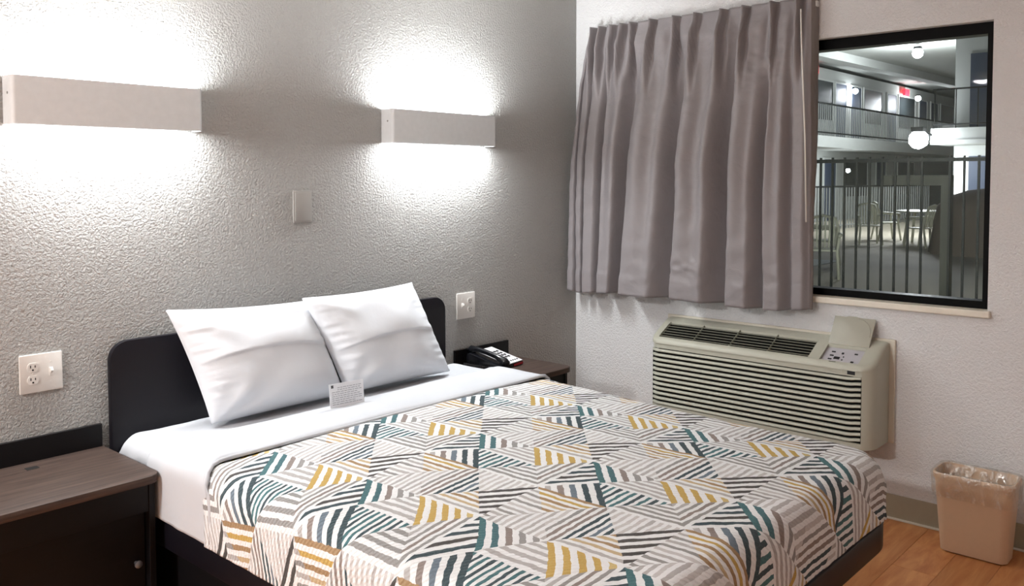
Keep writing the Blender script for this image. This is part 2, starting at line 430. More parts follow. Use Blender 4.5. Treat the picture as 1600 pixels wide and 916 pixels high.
# ================================================================ WALL PLATES
def plate_outlet(x0, x1, z0, z1, label, toggle_on=True, style='duplex'):
    t = thing('outlet_plate', ((x0+x1)/2, 0, z0), label, 'outlet')
    MB().prism(rrect(x0, z0, x1, z1, .004, 3), 'y', -.0065, 0, .0025).obj('cover_plate', 'plate', t, angle=35)
    zc = (z0+z1)/2; W = x1-x0; xa, xb = (x0+W*.30, x0+W*.72) if toggle_on else (x0+W*.70, x0+W*.28)
    for s_ in (1, -1):
        cz = zc+s_*.0195
        pts = []
        for i in range(20):
            a = 2*math.pi*i/20; pts.append((xa+.0165*math.cos(a), cz+max(-.0135, min(.0135, .0165*math.sin(a)))))
        rc = MB().prism(pts, 'y', -.0085, -.0055).obj('receptacle', 'plate', t, angle=35)
        B((xa-.0078, -.0092, cz-.001), (xa-.0054, -.0082, cz+.0075)).obj('slot', 'slot', rc)
        B((xa+.0054, -.0092, cz-.0005), (xa+.0078, -.0082, cz+.0065)).obj('slot', 'slot', rc)
        MB().tube([(xa, -.0092, cz-.0075), (xa, -.0082, cz-.0075)], .0028, 10).obj('ground_hole', 'slot', rc)
    B((xb-.0055, -.0085, zc-.013), (xb+.0055, -.006, zc+.013), .001).obj('switch_frame', 'plate', t)
    mt_ = Matrix.Translation((xb, -.011, zc+.004)) @ Matrix.Rotation(math.radians(-35), 4, 'X')
    MB().box((-.0035, -.009, -.006), (.0035, .006, .006), .0015, 2, mt_).obj('toggle', 'plate', t)
    for px, pz in ((xa, zc), (xb, zc+.03), (xb, zc-.03)):
        MB().tube([(px, -.0075, pz), (px, -.006, pz)], .0028, 10).obj('screw', 'plate', t)
plate_outlet(-2.783, -2.657, .763, .883, 'white two-gang wall plate with sockets and switch above the left nightstand')
plate_outlet(-.911, -.790, .768, .890, 'white two-gang wall plate with switch and sockets between headboard and corner', False)
t = thing('blank_plate', (-1.751, 0, 1.252), 'blank cover plate painted wall grey, high between the two sconces', 'wall plate')
MB().prism(rrect(-1.795, 1.252, -1.708, 1.378, .004, 3), 'y', -.006, 0, .0025).obj('cover_plate', 'painted_plate', t, angle=35)
MB().prism(rrect(-1.787, 1.259, -1.716, 1.371, .003, 3), 'y', -.0085, -.006, .001).obj('inner_panel', 'painted_plate', t, angle=35)
MB().tube([(-1.751, -.0095, 1.36), (-1.751, -.0085, 1.36)], .003, 10).obj('screw', 'painted_plate', t)

# ================================================================ BED
BX0, BX1, BY1 = -2.512, -.994, -1.972     # mattress footprint
hb = thing('headboard', (-1.77, 0, .18), 'black headboard panel with rounded top corners on the grey wall', 'headboard')
MB().prism(rrect(-2.524, .18, -1.018, .893, .062, 8, (0, 0, 1, 1)), 'y', -.042, -.018, .004).obj('panel', 'headboard', hb, angle=35)
for cx in (-2.2, -1.35): B((cx-.03, -.018, .3), (cx+.03, -.0005, .8)).obj('wall_cleat', 'nightdark', hb)
bed = thing('bed_frame', (-1.75, -1.0, 0), 'low black platform bed frame with rounded foot corners', 'bed')
PX0, PX1, PY1 = BX0-.012, BX1+.03, BY1-.035
pts = rrect(PX0, PY1, PX1, -.046, .17, 10, (1, 1, 0, 0))
MB().prism(pts, 'z', .312, .396, .006).obj('platform', 'headboard', bed, angle=35)
MB().prism([(BX0+.03, -.046), (BX1-.10, -.046), (BX1-.20, BY1+.32), (BX0+.03, BY1+.32)], 'z', .0, .312).obj('plinth', 'nightdark', bed)

# --- rounded draping function shared by mattress, sheets and bedspread
def lift(y): return .030*sstep(-1.3, -.5, y)
def drape(px, py, out, ztop, R=.145, re=.055, head=False, bulge=.0):
    """fabric point -> 3-D on the mattress block, 'out' = offset outside the mattress"""
    x0, x1, y1 = BX0-out, BX1+out, BY1-out
    qx = min(max(px, x0+R), x1-R); qy = max(py, y1+R)
    dx, dy = px-qx, py-qy; d = math.hypot(dx, dy)
    if d < 1e-9: return Vector((px, py, ztop)), 0
    nx, ny_ = dx/d, dy/d; fl_ = R-re
    if d <= fl_: return Vector((px, py, ztop)), d
    a = (d-fl_)/re
    if a < math.pi/2:
        h = fl_+re*math.sin(a); z = ztop-re*(1-math.cos(a))
    else:
        dn = (d-fl_)-re*math.pi/2; h = R; z = ztop-re-dn
        h += bulge*math.sin(min(1, dn/.17)*math.pi)
    return Vector((qx+nx*h, qy+ny_*h, z)), d
def drape_obj(name, mat, out, ztop, x_lo, x_hi, y_hi, y_lo, zmin, step, parent=None, uv=True, puff=None, wav=0, smooth=True, bulge=0, hemwave=None, skew=None):
    dm = .145-.055+.055*math.pi/2+(ztop-.055-zmin)
    nu, nv = int((x_hi-x_lo)/step), int((y_hi-y_lo)/step)
    R = .145
    def F(u, v):
        px, py = x_lo+(x_hi-x_lo)*u, y_hi+(y_lo-y_hi)*v
        if skew: py -= .08*sstep(-2.44, -2.62, px)*(v if skew > 0 else (1-v)**3)
        X0, X1, Y1 = BX0-out, BX1+out, BY1-out
        qx = min(max(px, X0+R), X1-R); qy = max(py, Y1+R)
        dx, dy = px-qx, py-qy; d = math.hypot(dx, dy)
        lim = dm+(hemwave(px, py) if hemwave else 0)
        if d > lim: px, py = qx+dx/d*lim, qy+dy/d*lim
        return px, py
    def f(u, v):
        px, py = F(u, v); p, d = drape(px, py, out, ztop, bulge=bulge)
        p.z += lift(py)*sstep(.34, .56, p.z)
        if puff: p += puff(px, py, p, d)
        return p
    def keep(u, v):
        px, py = x_lo+(x_hi-x_lo)*u, y_hi+(y_lo-y_hi)*v
        X0, X1, Y1 = BX0-out, BX1+out, BY1-out
        qx = min(max(px, X0+R), X1-R); qy = max(py, Y1+R)
        return math.hypot(px-qx, py-qy) < dm+step*.75
    def UV(u, v):
        px, py = F(u, v); L = lift(py); X = max(px, -2.66)
        sk = .4*max(0, -1.8-X)**2*max(0, min(1, (1.9+py)/1.3))
        return px+3.0*L+.05*sstep(-2.25, -2.53, px), py+2.9*L+sk
    mb = MB(); mb.grid(f, nu, nv, UV if uv else None, keep)
    bmesh.ops.remove_doubles(mb.bm, verts=mb.bm.verts, dist=.0004)
    return mb.obj(name, mat, parent, smooth=smooth)
# mattress (closed block, rounded) with fitted sheet
mat_t = thing('mattress', (-1.75, -1.0, .396), 'thick mattress in a white fitted sheet on the black platform', 'mattress')
mm = MB(); mm.prism(rrect(BX0+.006, BY1+.006, BX1-.006, -.05, .16, 8), 'z', .399, .550, .05, 5)
mm.obj('mattress_core', 'sheet', mat_t, smooth=True)
def sheet_puff(px, py, p, d):
    n = noise.noise(Vector((px*5, py*4, 1)))*.5+noise.noise(Vector((px*14, py*9, 3)))*.25
    k = sstep(.05, .2, d)
    n += noise.noise(Vector((px*9+py*6, py*22, 5)))*.5*sstep(-2.15, -2.4, px)
    w_ = (noise.noise(Vector((px*3, py*24, p.z*6)))*.010+noise.noise(Vector((py*9, p.z*22, 2)))*.010)*k
    head = -.045*sstep(-.13, -.05, py)**2
    return Vector((w_*(-1 if px < -1.75 else 1), 0, n*.006+head+.004))
drape_obj('fitted_sheet', 'sheet', .003, .566, -2.9, -.6, -.052, -.56, .399, .0125, mat_t, True, sheet_puff)

# folded-down top sheet cuff
def cuff_puff(px, py, p, d):
    n = noise.noise(Vector((px*4, py*6, 7)))*.004
    lf0 = -.014*(1-sstep(.315, .37, -py))+.004*sstep(-.50, -.58, py)-.006*sstep(-.598, -.61, py)
    k = sstep(.05, .2, d)
    w_ = noise.noise(Vector((px*2, py*18, p.z*3)))*.004*k
    return Vector((w_*(-1 if px < -1.75 else 1), 0, n+lf0*(1-k)))
cuff = drape_obj('top_sheet_cuff', 'sheet', .024, .584, -3.0, -.5, -.315, -.61, .402, .0125, None, True, cuff_puff, skew=1)
hm = MB()
for side in (0,):
    pts_ = []
    for i_ in range(81):
        px_ = -2.86+2.22*i_/80
        yq_ = -.612-.08*sstep(-2.44, -2.62, px_); qp, dd_ = drape(px_, yq_, .028, .587)
        if qp.z < .405: continue
        qp.z += lift(-.612)*sstep(.34, .56, qp.z); pts_.append(qp)
    hm.tube(pts_, .0065, 8)
hm.obj('hem_roll', 'sheet', cuff, smooth=True)
tag(cuff, 'smooth white top sheet folded back in a wide band above the patterned bedspread', 'sheet')
sd = cuff.modifiers.new('thickness', 'SOLIDIFY'); sd.thickness = .005; sd.offset = 1

def spread_puff(px, py, p, d):
    n = noise.noise(Vector((px*2.2, py*2.2, 0)))*.010+noise.noise(Vector((px*6, py*6, 4)))*.004
    q = noise.noise(Vector((px*26, py*26, 9)))*.0022
    k = sstep(.08, .22, d)
    cx, cy = (1 if px > -1.75 else -1), -1
    sx = (1 if px > BX1-.17 else (-1 if px < BX0+.17 else 0))*k; sy = (-1 if py < BY1+.17 else 0)*k
    corner = k*sstep(0, .12, abs(px+1.756)-.59)*sstep(0, .12, BY1+.17-py)
    rip = noise.noise(Vector((px*20, py*20, 2)))*.010*corner
    crown = .010*(1-((px+1.756)/.76)**2) if abs(px+1.756) < .76 else 0
    start = -.010*sstep(-.64, -.595, py)*(1-k)
    return Vector((sx*(n*.8+q+rip+.004), sy*(n*.8+q+rip+.004), (n*.7+q+crown+start)*(1-k)))
spr = drape_obj('bedspread', 'spread', .016, .573, -3.0, -.5, -.585, -2.50, .398, .0125, None, True, spread_puff, bulge=.004, skew=-1)
tag(spr, 'quilted bedspread printed with gold, teal and grey striped triangles', 'bedspread')
sd = spr.modifiers.new('thickness', 'SOLIDIFY'); sd.thickness = .008; sd.offset = 1

# ================================================================ PILLOWS
def pillow(label, BL, BR, TR, TL, thick, seed, seam_v=.5):
    BL, BR, TR, TL = map(Vector, (BL, BR, TR, TL))
    t = thing('pillow', (BL+BR)/2, label, 'pillow', 'white pillows against the headboard')
    nrm = ((BR-BL).cross(TL-BL)).normalized()      # points to the viewer side
    if nrm.y > 0: nrm = -nrm
    W = (BR-BL).length; Hh = (TL-BL).length
    N1, N2 = 64, 96
    def body(side):
        def f(u, v):
            a, b = u*2-1, v*2-1
            # pinch outline between the corners
            uu_ = .5+.5*a*(1-.045*(1-b*b)*1.0); vv_ = .5+.5*b*(1-(.05 if b > 0 else .012)*(1-a*a))
            p = BL*(1-uu_)*(1-vv_)+BR*uu_*(1-vv_)+TR*uu_*vv_+TL*(1-uu_)*vv_
            e = max(0, (1-abs(a)**3.2))**.62*max(0, (1-abs(b)**3.2))**.62
            e *= 1-.10*b
            wr = 0
            k = sstep(1, .55, abs(a))
            # gathers running in from the short edges, corner creases
            ed = (1-k)*min(1, e*1.6)
            wr += noise.noise(Vector((a*1.2+seed, b*11, seed)))*.007*ed
            wr += noise.noise(Vector((a*1.8+seed, b*1.8, seed*2)))*.010*e
            for (ca, cb, fr_, am) in ((-1, -1, 9, .006), (1, 1, 7, .006), (-1, 1, 8, .005)):
                da, db = a-ca*.97, b-cb*.97; rr0 = math.hypot(da, db)
                wr += am*math.sin(math.atan2(abs(db), abs(da))*fr_+seed)*math.exp(-((rr0-.45)/.28)**2)*min(1, e*1.2)
            h = thick*(.55 if side > 0 else .42)*e
            # fold of the pillowcase flap across the middle
            if side > 0:
                sv = seam_v+.07*a*a*(-1)+.03*a*seed*.3
                dd = vv_-sv
                h += .008*sstep(-.006, .003, dd)*sstep(.30, .0, dd)*min(1, e*2)*sstep(1, .8, abs(a))
            return p+nrm*side*max(0, h)+nrm*(wr if side > 0 else 0)
        return f
    mb = MB(); mb.grid(body(1), N1, N2); mb.grid(body(-1), N1, N2)
    bmesh.ops.remove_doubles(mb.bm, verts=mb.bm.verts, dist=.0006)
    mb.obj('pillowcase', 'pillow', t, smooth=True)
    return t
pillow('white pillow on the left, slumped against the headboard', (-2.29, -.255, .614), (-1.745, -.250, .614), (-1.79, -.105, .962), (-2.376, -.125, .992), .17, 1.0, .56)
pillow('white pillow on the right with one raised corner, overlapping the other pillow', (-1.757, -.275, .622), (-1.205, -.262, .614), (-1.285, -.115, .985), (-1.875, -.168, .984), .15, 2.3, .5)

# printed card leaning on pillows
card = thing('printed_card', (-1.77, -.375, .605), 'small white printed card standing on the sheet between the pillows', 'card')
c0, c1 = Vector((-1.915, -.392, .618)), Vector((-1.775, -.399, .616))
cu = (c1-c0); cwid = .145; cu.normalize(); cv = Vector((0, .10, 1)).normalized(); cn = cu.cross(cv)
Mc = Matrix((cu, cn, cv)).transposed().to_4x4(); Mc.translation = c0
MB().box((0, -.0006, 0), (cwid, .0006, .083), 0, 1, Mc).obj('card_sheet', 'paper', card)
ink = MB()
for i in range(9):
    z = .066-i*.0072
    x = .010 if i > 1 else .034
    while x < .128-(.02 if i % 4 == 3 else 0):
        wd = random.uniform(.006, .018); ink.box((x, .0006, z), (min(x+wd, .136), .0010, z+.0022), 0, 1, Mc); x += wd+.003
iko = ink.obj('printed_lines', 'ink', card); iko['kind'] = 'stuff'
lg = MB(); 
for a in (0, 1):
    for b_ in (0, 1): lg.box((.008+a*.0052, .0006, .068+b_*.0052), (.0126+a*.0052, .0011, .0727+b_*.0052), 0, 1, Mc)
lg.obj('square_emblem', 'logo', card)
if cn.y > 0:   # print must face the viewer
    for o in list(card.children)[1:]: o.location += -cn*.0016

# ================================================================ NIGHTSTANDS
def nightstand(x0, x1, label, xr_round):
    t = thing('nightstand', ((x0+x1)/2, -.2, 0), label, 'nightstand', 'dark nightstands beside the bed')
    zt = .555; d = .425
    MB().prism(rrect(x0, -d, x1, -.020, .045, 6, (1, 1, 0, 0)), 'z', zt-.024, zt, .003).obj('top', 'nighttop', t, angle=35)
    B((x0+.003, -.020, .46), (x1-.003, -.0065, .628), .0015).obj('back_rail', 'nightdark', t)
    B((x0+.012, -d+.03, 0), (x0+.030, -.02, zt-.024), .001).obj('side_panel', 'nightdark', t)
    B((x1-.030, -d+.03, 0), (x1-.012, -.02, zt-.024), .001).obj('side_panel', 'nightdark', t)
    B((x0+.030, -.034, .05), (x1-.030, -.020, zt-.024)).obj('back_panel', 'nightdark', t)
    B((x0+.030, -d+.045, .05), (x1-.030, -.034, .068)).obj('bottom_shelf', 'nightdark', t)
    B((x0+.030, -d+.034, zt-.115), (x1-.030, -d+.052, zt-.024), .001).obj('apron', 'nightdark', t)
    dr = B((x0+.033, -d+.056, .075), (x1-.033, -d+.074, zt-.12), .0015).obj('door', 'nightdark', t)
    kx = x1-.062
    lathe([(.005, 0), (.005, .01), (.011, .016), (.011, .022), (.006, .025)], (0, 0, 0), 14).obj('knob', 'knob', dr, angle=40)
    dr.children[0].matrix_world = Matrix.Translation((kx, -d+.056, .29)) @ Matrix.Rotation(math.pi/2, 4, 'X')
    return t
nl = nightstand(-3.07, -2.541, 'dark nightstand with brown woodgrain top left of the bed', 0)
B((-2.80, -.10, .5545), (-2.765, -.075, .5565), .001).obj('cable_cap', 'slot', nl)
nightstand(-.94, -.565, 'dark nightstand with woodgrain top right of the bed, holding the telephone', 0)

# ================================================================ TELEPHONE
ph = thing('telephone', (-.78, -.16, .555), 'black desk telephone with white keypad face on the right nightstand', 'telephone')
Mp = Matrix.Translation((-.80, -.135, .556)) @ Matrix.Rotation(math.radians(8), 4, 'Z')
# local frame: x = width (handset at -x), y = depth (front toward -y), wedge body
def loc_prism(prof, a, b, bev=.003):
    mb = MB(); mb.prism(prof, 'x', a, b, bev); bmesh.ops.transform(mb.bm, matrix=Mp, verts=mb.bm.verts); return mb
wedge = [(-.1, 0), (.095, 0), (.095, .055), (.08, .062), (-.1, .018)]
loc_prism(wedge, -.085, .095).obj('body', 'phone', ph, angle=35)
loc_prism([(-.102, .004), (-.0985, .004), (-.0985, .013), (-.102, .013)], .02, .094, .0005).obj('front_strip', 'red', ph)
sl = (.062-.018)/.18
loc_prism([(-.099, .0185), (.078, .0615), (.078, .064), (-.099, .021)], -.030, .094, .0008).obj('face_plate', 'phone_white', ph)
for r_ in range(4):
    for c_ in range(3):
        yy = -.045+r_*.022; xx = .018+c_*.021; zz = .0222+(yy+.099)*sl*1.0
        loc_prism([(yy, zz-.001), (yy+.011, zz-.001+.011*sl), (yy+.011, zz+.0015+.011*sl), (yy, zz+.0015)], xx, xx+.013, .0004).obj('key', 'phone', ph)
for c_ in range(5):
    yy = -.083; xx = .004+c_*.017; zz = .0222+(yy+.099)*sl
    loc_prism([(yy, zz-.001), (yy+.006, zz-.001+.006*sl), (yy+.006, zz+.0012+.006*sl), (yy, zz+.0012)], xx, xx+.008, .0003).obj('key', 'phone', ph)
hs = MB()
path = [(-.052, -.115, .026), (-.052, -.098, .038), (-.052, -.05, .056), (-.052, 0, .068), (-.052, .05, .077), (-.052, .088, .075), (-.052, .105, .062)]
hs.tube([Mp @ Vector(p) for p in path], [.014, .018, .012, .0115, .012, .018, .014], 14)
hs.obj('handset', 'phone', ph, smooth=True)
lathe([(.02, 0), (.022, .01), (.018, .022)], (0, 0, 0), 18).obj('mouthpiece', 'phone', ph, smooth=True)
ph.children[-1].matrix_world = Mp @ Matrix.Translation((-.048, -.092, .022))
cd = MB(); cp = []
for i in range(160):
    a = i/159; cp.append(Mp @ Vector((-.10-.018*math.sin(a*math.pi)+.006*math.cos(a*40*math.pi), -.09+.19*a, .010+.0055*math.sin(a*40*math.pi)-.0+.003)))
cd.tube(cp, .0018, 5).obj('coiled_cord', 'phone', ph, smooth=True)

# ================================================================ WALL AIR CONDITIONER
ac = thing('wall_air_conditioner', (0, -1.13, .32), 'putty coloured wall air conditioner with louvred front, below the window', 'air conditioner')
AY0, AY1 = -1.655, -.598        # right, left (in view)
AX = -.212                      # front face
B((-.014, AY0-.022, .318), (-.0005, AY1+.012, .752), .003).obj('wall_sleeve', 'ac_trim', ac)
ZF, ZB = .655, .742            # height of the front lip / back edge
# side cheeks and rounded body outline in plan
def plan(off=0, x_back=-.014, r=.045, n=8):
    x0, y0, y1 = AX+off, AY0+off, AY1-off; r_ = max(.004, r-off); out = [(x_back, y1)]
    for i in range(n+1):
        a = math.radians(90+90*i/n); out.append((x0+r_+r_*math.cos(a), y1-r_+r_*math.sin(a)))
    for i in range(n+1):
        a = math.radians(180+90*i/n); out.append((x0+r_+r_*math.cos(a), y0+r_+r_*math.sin(a)))
    out.append((x_back, y0)); return out
def top_z(x):
    tt = max(0, min(1, (x-AX)/(-.030-AX)))
    return ZF+.006+(ZB-ZF-.006)*(.55*tt+.45*sstep(0, 1, tt))
RC, RE = .062, .020
def dist_in(x, y):
    """distance from a point inside the cabinet plan to its outline (front and sides)"""
    a, b_, c_ = x-AX, y-AY0, AY1-y
    if a < RC and b_ < RC: return RC-math.hypot(RC-a, RC-b_)
    if a < RC and c_ < RC: return RC-math.hypot(RC-a, RC-c_)
    return min(a, b_, c_)
def deck_z(x, y):
    d = max(0, min(RE, dist_in(x, y))); return top_z(x)-(RE-math.sqrt(max(0, RE*RE-(RE-d)**2)))*(.55+.45*sstep(-.02, -.09, x))
def ylim(x, side):
    a = x-AX
    ins = RC-math.sqrt(max(0, RC*RC-(RC-a)**2)) if a < RC else 0
    return AY0+ins if side < 0 else AY1-ins
GX0, GX1, GY0, GY1 = -.186, -.072, -1.378, -.640        # grille opening (front x, back x, right y, left y)
PX0_, PX1_, PYa, PYb = -.190, -.092, -1.590, -1.428     # control recess
xs = [AX, AX+.0008, AX+.003, AX+.007, AX+.012, AX+.0185, PX0_, GX0, -.165, -.14, -.115, PX1_, GX1, -.055, -.042, -.030, -.014]
ys_in = [AY0+RC, PYa, PYb, GY0, GY1, AY1-RC]
ys_in = sorted(set(ys_in))
edge = [0, .015, .05, .12, .22, .4, .7]
cols_ = [('r', e) for e in edge]+[('i', y) for y in ys_in]+[('l', e) for e in edge[::-1]]
def ycol(c, x):
    k_, v_ = c
    if k_ == 'i': return v_
    if k_ == 'r': y0 = ylim(x, -1); return y0+(AY0+RC-y0)*v_
    y1 = ylim(x, 1); return y1-(y1-(AY1-RC))*v_
dk = MB(); V = [[dk.bm.verts.new((x, ycol(c, x), deck_z(x, ycol(c, x)))) for c in cols_] for x in xs]
for a in range(len(xs)-1):
    for b_ in range(len(cols_)-1):
        xm = (xs[a]+xs[a+1])/2; ym = (ycol(cols_[b_], xm)+ycol(cols_[b_+1], xm))/2
        if GX0 < xm < GX1 and GY0 < ym < GY1: continue
        if PX0_ < xm < PX1_ and PYa < ym < PYb: continue
        dk.bm.faces.new((V[a][b_], V[a+1][b_], V[a+1][b_+1], V[a][b_+1]))
# recess walls
for (x0, x1, y0, y1, dp) in ((GX0, GX1, GY0, GY1, .016), (PX0_, PX1_, PYa, PYb, .013)):
    xx = [x for x in xs if x0-1e-6 <= x <= x1+1e-6]
    for yy in (y0, y1):
        for p, q in zip(xx, xx[1:]):
            dk.bm.faces.new([dk.bm.verts.new(v) for v in ((p, yy, top_z(p)), (q, yy, top_z(q)), (q, yy, top_z(q)-dp), (p, yy, top_z(p)-dp))])
    for xq in (x0, x1): dk.bm.faces.new([dk.bm.verts.new(v) for v in ((xq, y0, top_z(xq)), (xq, y1, top_z(xq)), (xq, y1, top_z(xq)-dp), (xq, y0, top_z(xq)-dp))])
# outer walls hanging from the deck edge: lip along the front and left, full height cheek round the right end
def wall_path(side, n=10):
    out = [(AX, (AY0 if side < 0 else AY1)-side*.085)] if False else []
    cy = AY0+RC if side < 0 else AY1-RC
    for i_ in range(n+1):
        a_ = math.radians(90*i_/n); out.append((AX+RC-RC*math.cos(a_), cy+side*RC*math.sin(a_)))
    for x in (-.135, -.115, -.095, -.075, -.055, -.042, -.030, -.014): out.append((x, AY0 if side < 0 else AY1))
    return out
def edge_z(x, y): return deck_z(x, y)+.0
def wall_strip(mb, path, zlo):
    vs = [(mb.bm.verts.new((x, y, edge_z(x, y))), mb.bm.verts.new((x, y, zlo(x, y)))) for x, y in path]
    for A, Bq in zip(vs, vs[1:]): mb.bm.faces.new((A[0], Bq[0], Bq[1], A[1]))
lipz = .640
wall_strip(dk, [(AX, AY1-RC), (AX, -1.13), (AX, AY0+RC)], lambda x, y: lipz)
wall_strip(dk, wall_path(1), lambda x, y: lipz)
bmesh.ops.remove_doubles(dk.bm, verts=dk.bm.verts, dist=.0003)
dk.obj('top_cover', 'ac', ac, angle=38)
ck = MB(); wall_strip(ck, wall_path(-1)[2:], lambda x, y: .322)
ck.bm.verts.ensure_lookup_table()
ck.obj('end_cap', 'ac', ac, angle=38)
ck = MB(); wall_strip(ck, [(-.115, AY1), (-.095, AY1), (-.075, AY1), (-.055, AY1), (-.014, AY1)], lambda x, y: .322); ck.obj('end_cap', 'ac', ac)
fb = MB(); fb.prism([(x+.004, y) for x, y in [(AX+.002, AY0+.036), (AX, AY0+RC), (AX, AY1-RC)]]+[(x+.004, y-.004) for x, y in wall_path(1)[:11]][1:]+[(-.10, AY1-.004), (-.10, AY1-.012), (AX+.07, AY1-.012), (AX+.016, AY1-RC-.01), (AX+.014, AY0+.036)], 'z', .618, .648); fb.obj('front_band', 'ac', ac, angle=38)
lf_ = MB(); lf_.prism([(x, y) for x, y in [(AX+.004, AY0+.040), (AX, AY0+RC), (AX, AY1-RC)]]+wall_path(1)[1:11]+[(-.10, AY1), (-.10, AY1-.012), (AX+.07, AY1-.012), (AX+.016, AY1-RC-.01), (AX+.014, AY0+.036)], 'z', .322, .345); lf_.obj('lower_frame', 'ac', ac, angle=38)
B((AX+.024, AY0+.03, .33), (-.016, AY1-.014, .60)).obj('inner_housing', 'ac_dark', ac)
# louvres
nl_ = 12; z0l, z1l = .343, .618; pitch_l = (z1l-z0l)/nl_
def louvre(zc):
    mb = MB(); base = wall_path(1)[:11][::-1]
    path = [(-.10, AY1)]+base+[(AX, AY1-.2), (AX, -1.13), (AX, AY0+.20), (AX, AY0+.105), (AX+.0004, AY0+.085), (AX+.0015, AY0+.067), (AX+.006, AY0+.046)]
    prof_ = [(.0, .0015), (.003, .0055), (.010, .0068), (.020, .004), (.020, .001), (.010, -.004), (.003, -.0060), (.0, -.0040)]
    rings = []
    for i, (px, py) in enumerate(path):
        a = path[max(i-1, 0)]; b_ = path[min(i+1, len(path)-1)]; tx, ty = b_[0]-a[0], b_[1]-a[1]; L = math.hypot(tx, ty) or 1
        nx, ny2 = -ty/L, tx/L          # inward normal
        if (nx*(-.1-px)+ny2*(-1.13-py)) < 0: nx, ny2 = -nx, -ny2
        up = .006*sstep(AY0+.10, AY0+.05, py) if px < AX+.02 else 0
        rings.append([mb.bm.verts.new((px+nx*o, py+ny2*o, zc+z+up)) for o, z in prof_])
    n = len(prof_)
    for A, Bq in zip(rings, rings[1:]):
        for j in range(n): mb.bm.faces.new((A[j], A[(j+1) % n], Bq[(j+1) % n], Bq[j]))
    mb.bm.faces.new(rings[0]); mb.bm.faces.new(rings[-1][::-1]); return mb
l0 = louvre(0).obj('louvre', 'ac', ac, angle=50)
for i in range(nl_):
    o = l0 if i == 0 else l0.copy()
    if i: C.objects.link(o); o.parent = ac
    o.matrix_world = Matrix.Translation((0, 0, z0l+pitch_l*(i+.5)))
def deck_pt(x, y, dz=0): return (x, y, top_z(x)+dz)
def deck_slab(x0, x1, y0, y1, th=.007, dz=0, nx=6):
    mb = MB(); 
    def f(u, v): return deck_pt(x0+(x1-x0)*u, y0+(y1-y0)*v, dz)
    def g(u, v): return deck_pt(x0+(x1-x0)*u, y0+(y1-y0)*v, dz-th)
    mb.grid(f, nx, 1); mb.grid(g, nx, 1)
    for a, b_, c_, d_ in (((x0, y0), (x1, y0), 0, 0), ((x0, y1), (x1, y1), 0, 0), ((x0, y0), (x0, y1), 0, 0), ((x1, y0), (x1, y1), 0, 0)):
        vs = [mb.bm.verts.new(deck_pt(*a, dz)), mb.bm.verts.new(deck_pt(*b_, dz)), mb.bm.verts.new(deck_pt(*b_, dz-th)), mb.bm.verts.new(deck_pt(*a, dz-th))]; mb.bm.faces.new(vs)
    return mb
# grille
deck_slab(GX0-.002, GX1+.002, GY0-.002, GY1+.002, .003, -.016).obj('grille_well', 'ac_dark', ac)
for i in range(6):
    x = GX0+.014+i*(GX1-GX0-.028)/5; z = top_z(x)
    mb = MB(); mb.box((x-.004, GY0, z-.0045), (x+.004, GY1, z-.002)); mb.obj('grille_fin', 'fin_grey', ac)
for k in (1, 2, 3):
    y = GY1+(GY0-GY1)*k/4
    mb = deck_slab(GX0, GX1, y-.002, y+.002, .008, -.0005); mb.obj('grille_rib', 'fin_grey', ac)
# control panel, buttons and open lid
cp_ = deck_slab(PX0_+.002, PX1_-.002, PYa, PYb, .004, -.012).obj('control_panel', 'ac_panel', ac)
def on_panel(x, y, sx, sy, mat, nm, h=.0022):
    mb = MB(); sl_ = (top_z(x+.01)-top_z(x-.01))/.02; an = math.atan(sl_)
    Mx = Matrix.Translation((x, y, top_z(x)-.0118)) @ Matrix.Rotation(-an, 4, 'Y')
    mb.box((-sx/2, -sy/2, -.001), (sx/2, sy/2, h), min(.001, h*.4), 1, Mx); return mb.obj(nm, mat, cp_)
for k in range(3): on_panel(-.118-.022*k, PYb-.034, .007, .016, 'slot', 'button')
on_panel(-.122, -1.502, .010, .009, 'black_ink', 'button')
dsp = on_panel(-.152, -1.487, .016, .024, 'black_ink', 'display')
on_panel(-.142, -1.512, .006, .005, 'slot', 'button'); on_panel(-.160, -1.512, .006, .005, 'slot', 'button')
on_panel(-.118, -1.556, .007, .013, 'slot', 'button'); on_panel(-.166, -1.556, .008, .012, 'slot', 'button')
mb = MB().box((AX+.014, -1.500, .0), (AX+.018, -1.472, .001)); bmesh.ops.translate(mb.bm, vec=(0, 0, deck_z(AX+.016, -1.48)), verts=mb.bm.verts)
mb.obj('small_mark', 'slot', ac)
B((AX+.0028, -1.585, .624), (AX+.006, -1.553, .639), .0012, 2).obj('sensor_window', 'black_ink', ac)
B((AX+.0030, -1.535, .625), (AX+.006, -1.492, .637), .001, 2).obj('name_badge', 'ac', ac)
# lid: hinged at the back of the recess, leaning back on the wall
ld = MB(); hx, hz = PX1_+.006, top_z(PX1_)+.002
lean = Vector((-.012-hx, 0, .828-hz)); LL = lean.length; lu = lean.normalized(); ln = Vector((lu.z, 0, -lu.x))
Ml = Matrix((Vector((0, -1, 0)), lu, ln)).transposed().to_4x4(); Ml.translation = (hx, PYb+.003, hz)
WL = PYb-PYa+.010
lp = [(0, 0), (WL, 0), (WL, LL), (WL*.62, LL), (WL*.52, LL+.004), (WL*.34, LL+.003), (WL*.26, LL-.001), (0, LL)]
ld.prism(lp, 'z', -.002, .002, .0008); bmesh.ops.transform(ld.bm, matrix=Ml, verts=ld.bm.verts)
lo = ld.obj('control_lid', 'lid', ac, angle=30); lo['label'] = 'open grey hinged lid leaning against the wall'
rb = MB(); rb.tube([Ml @ Vector((WL*(.60+.36*math.sin(a)), LL*(.35+.62*math.cos(a)), -.0035)) for a in [math.radians(x) for x in range(0, 91, 10)]], .0016, 6).obj('lid_rib', 'lid', lo, smooth=True)

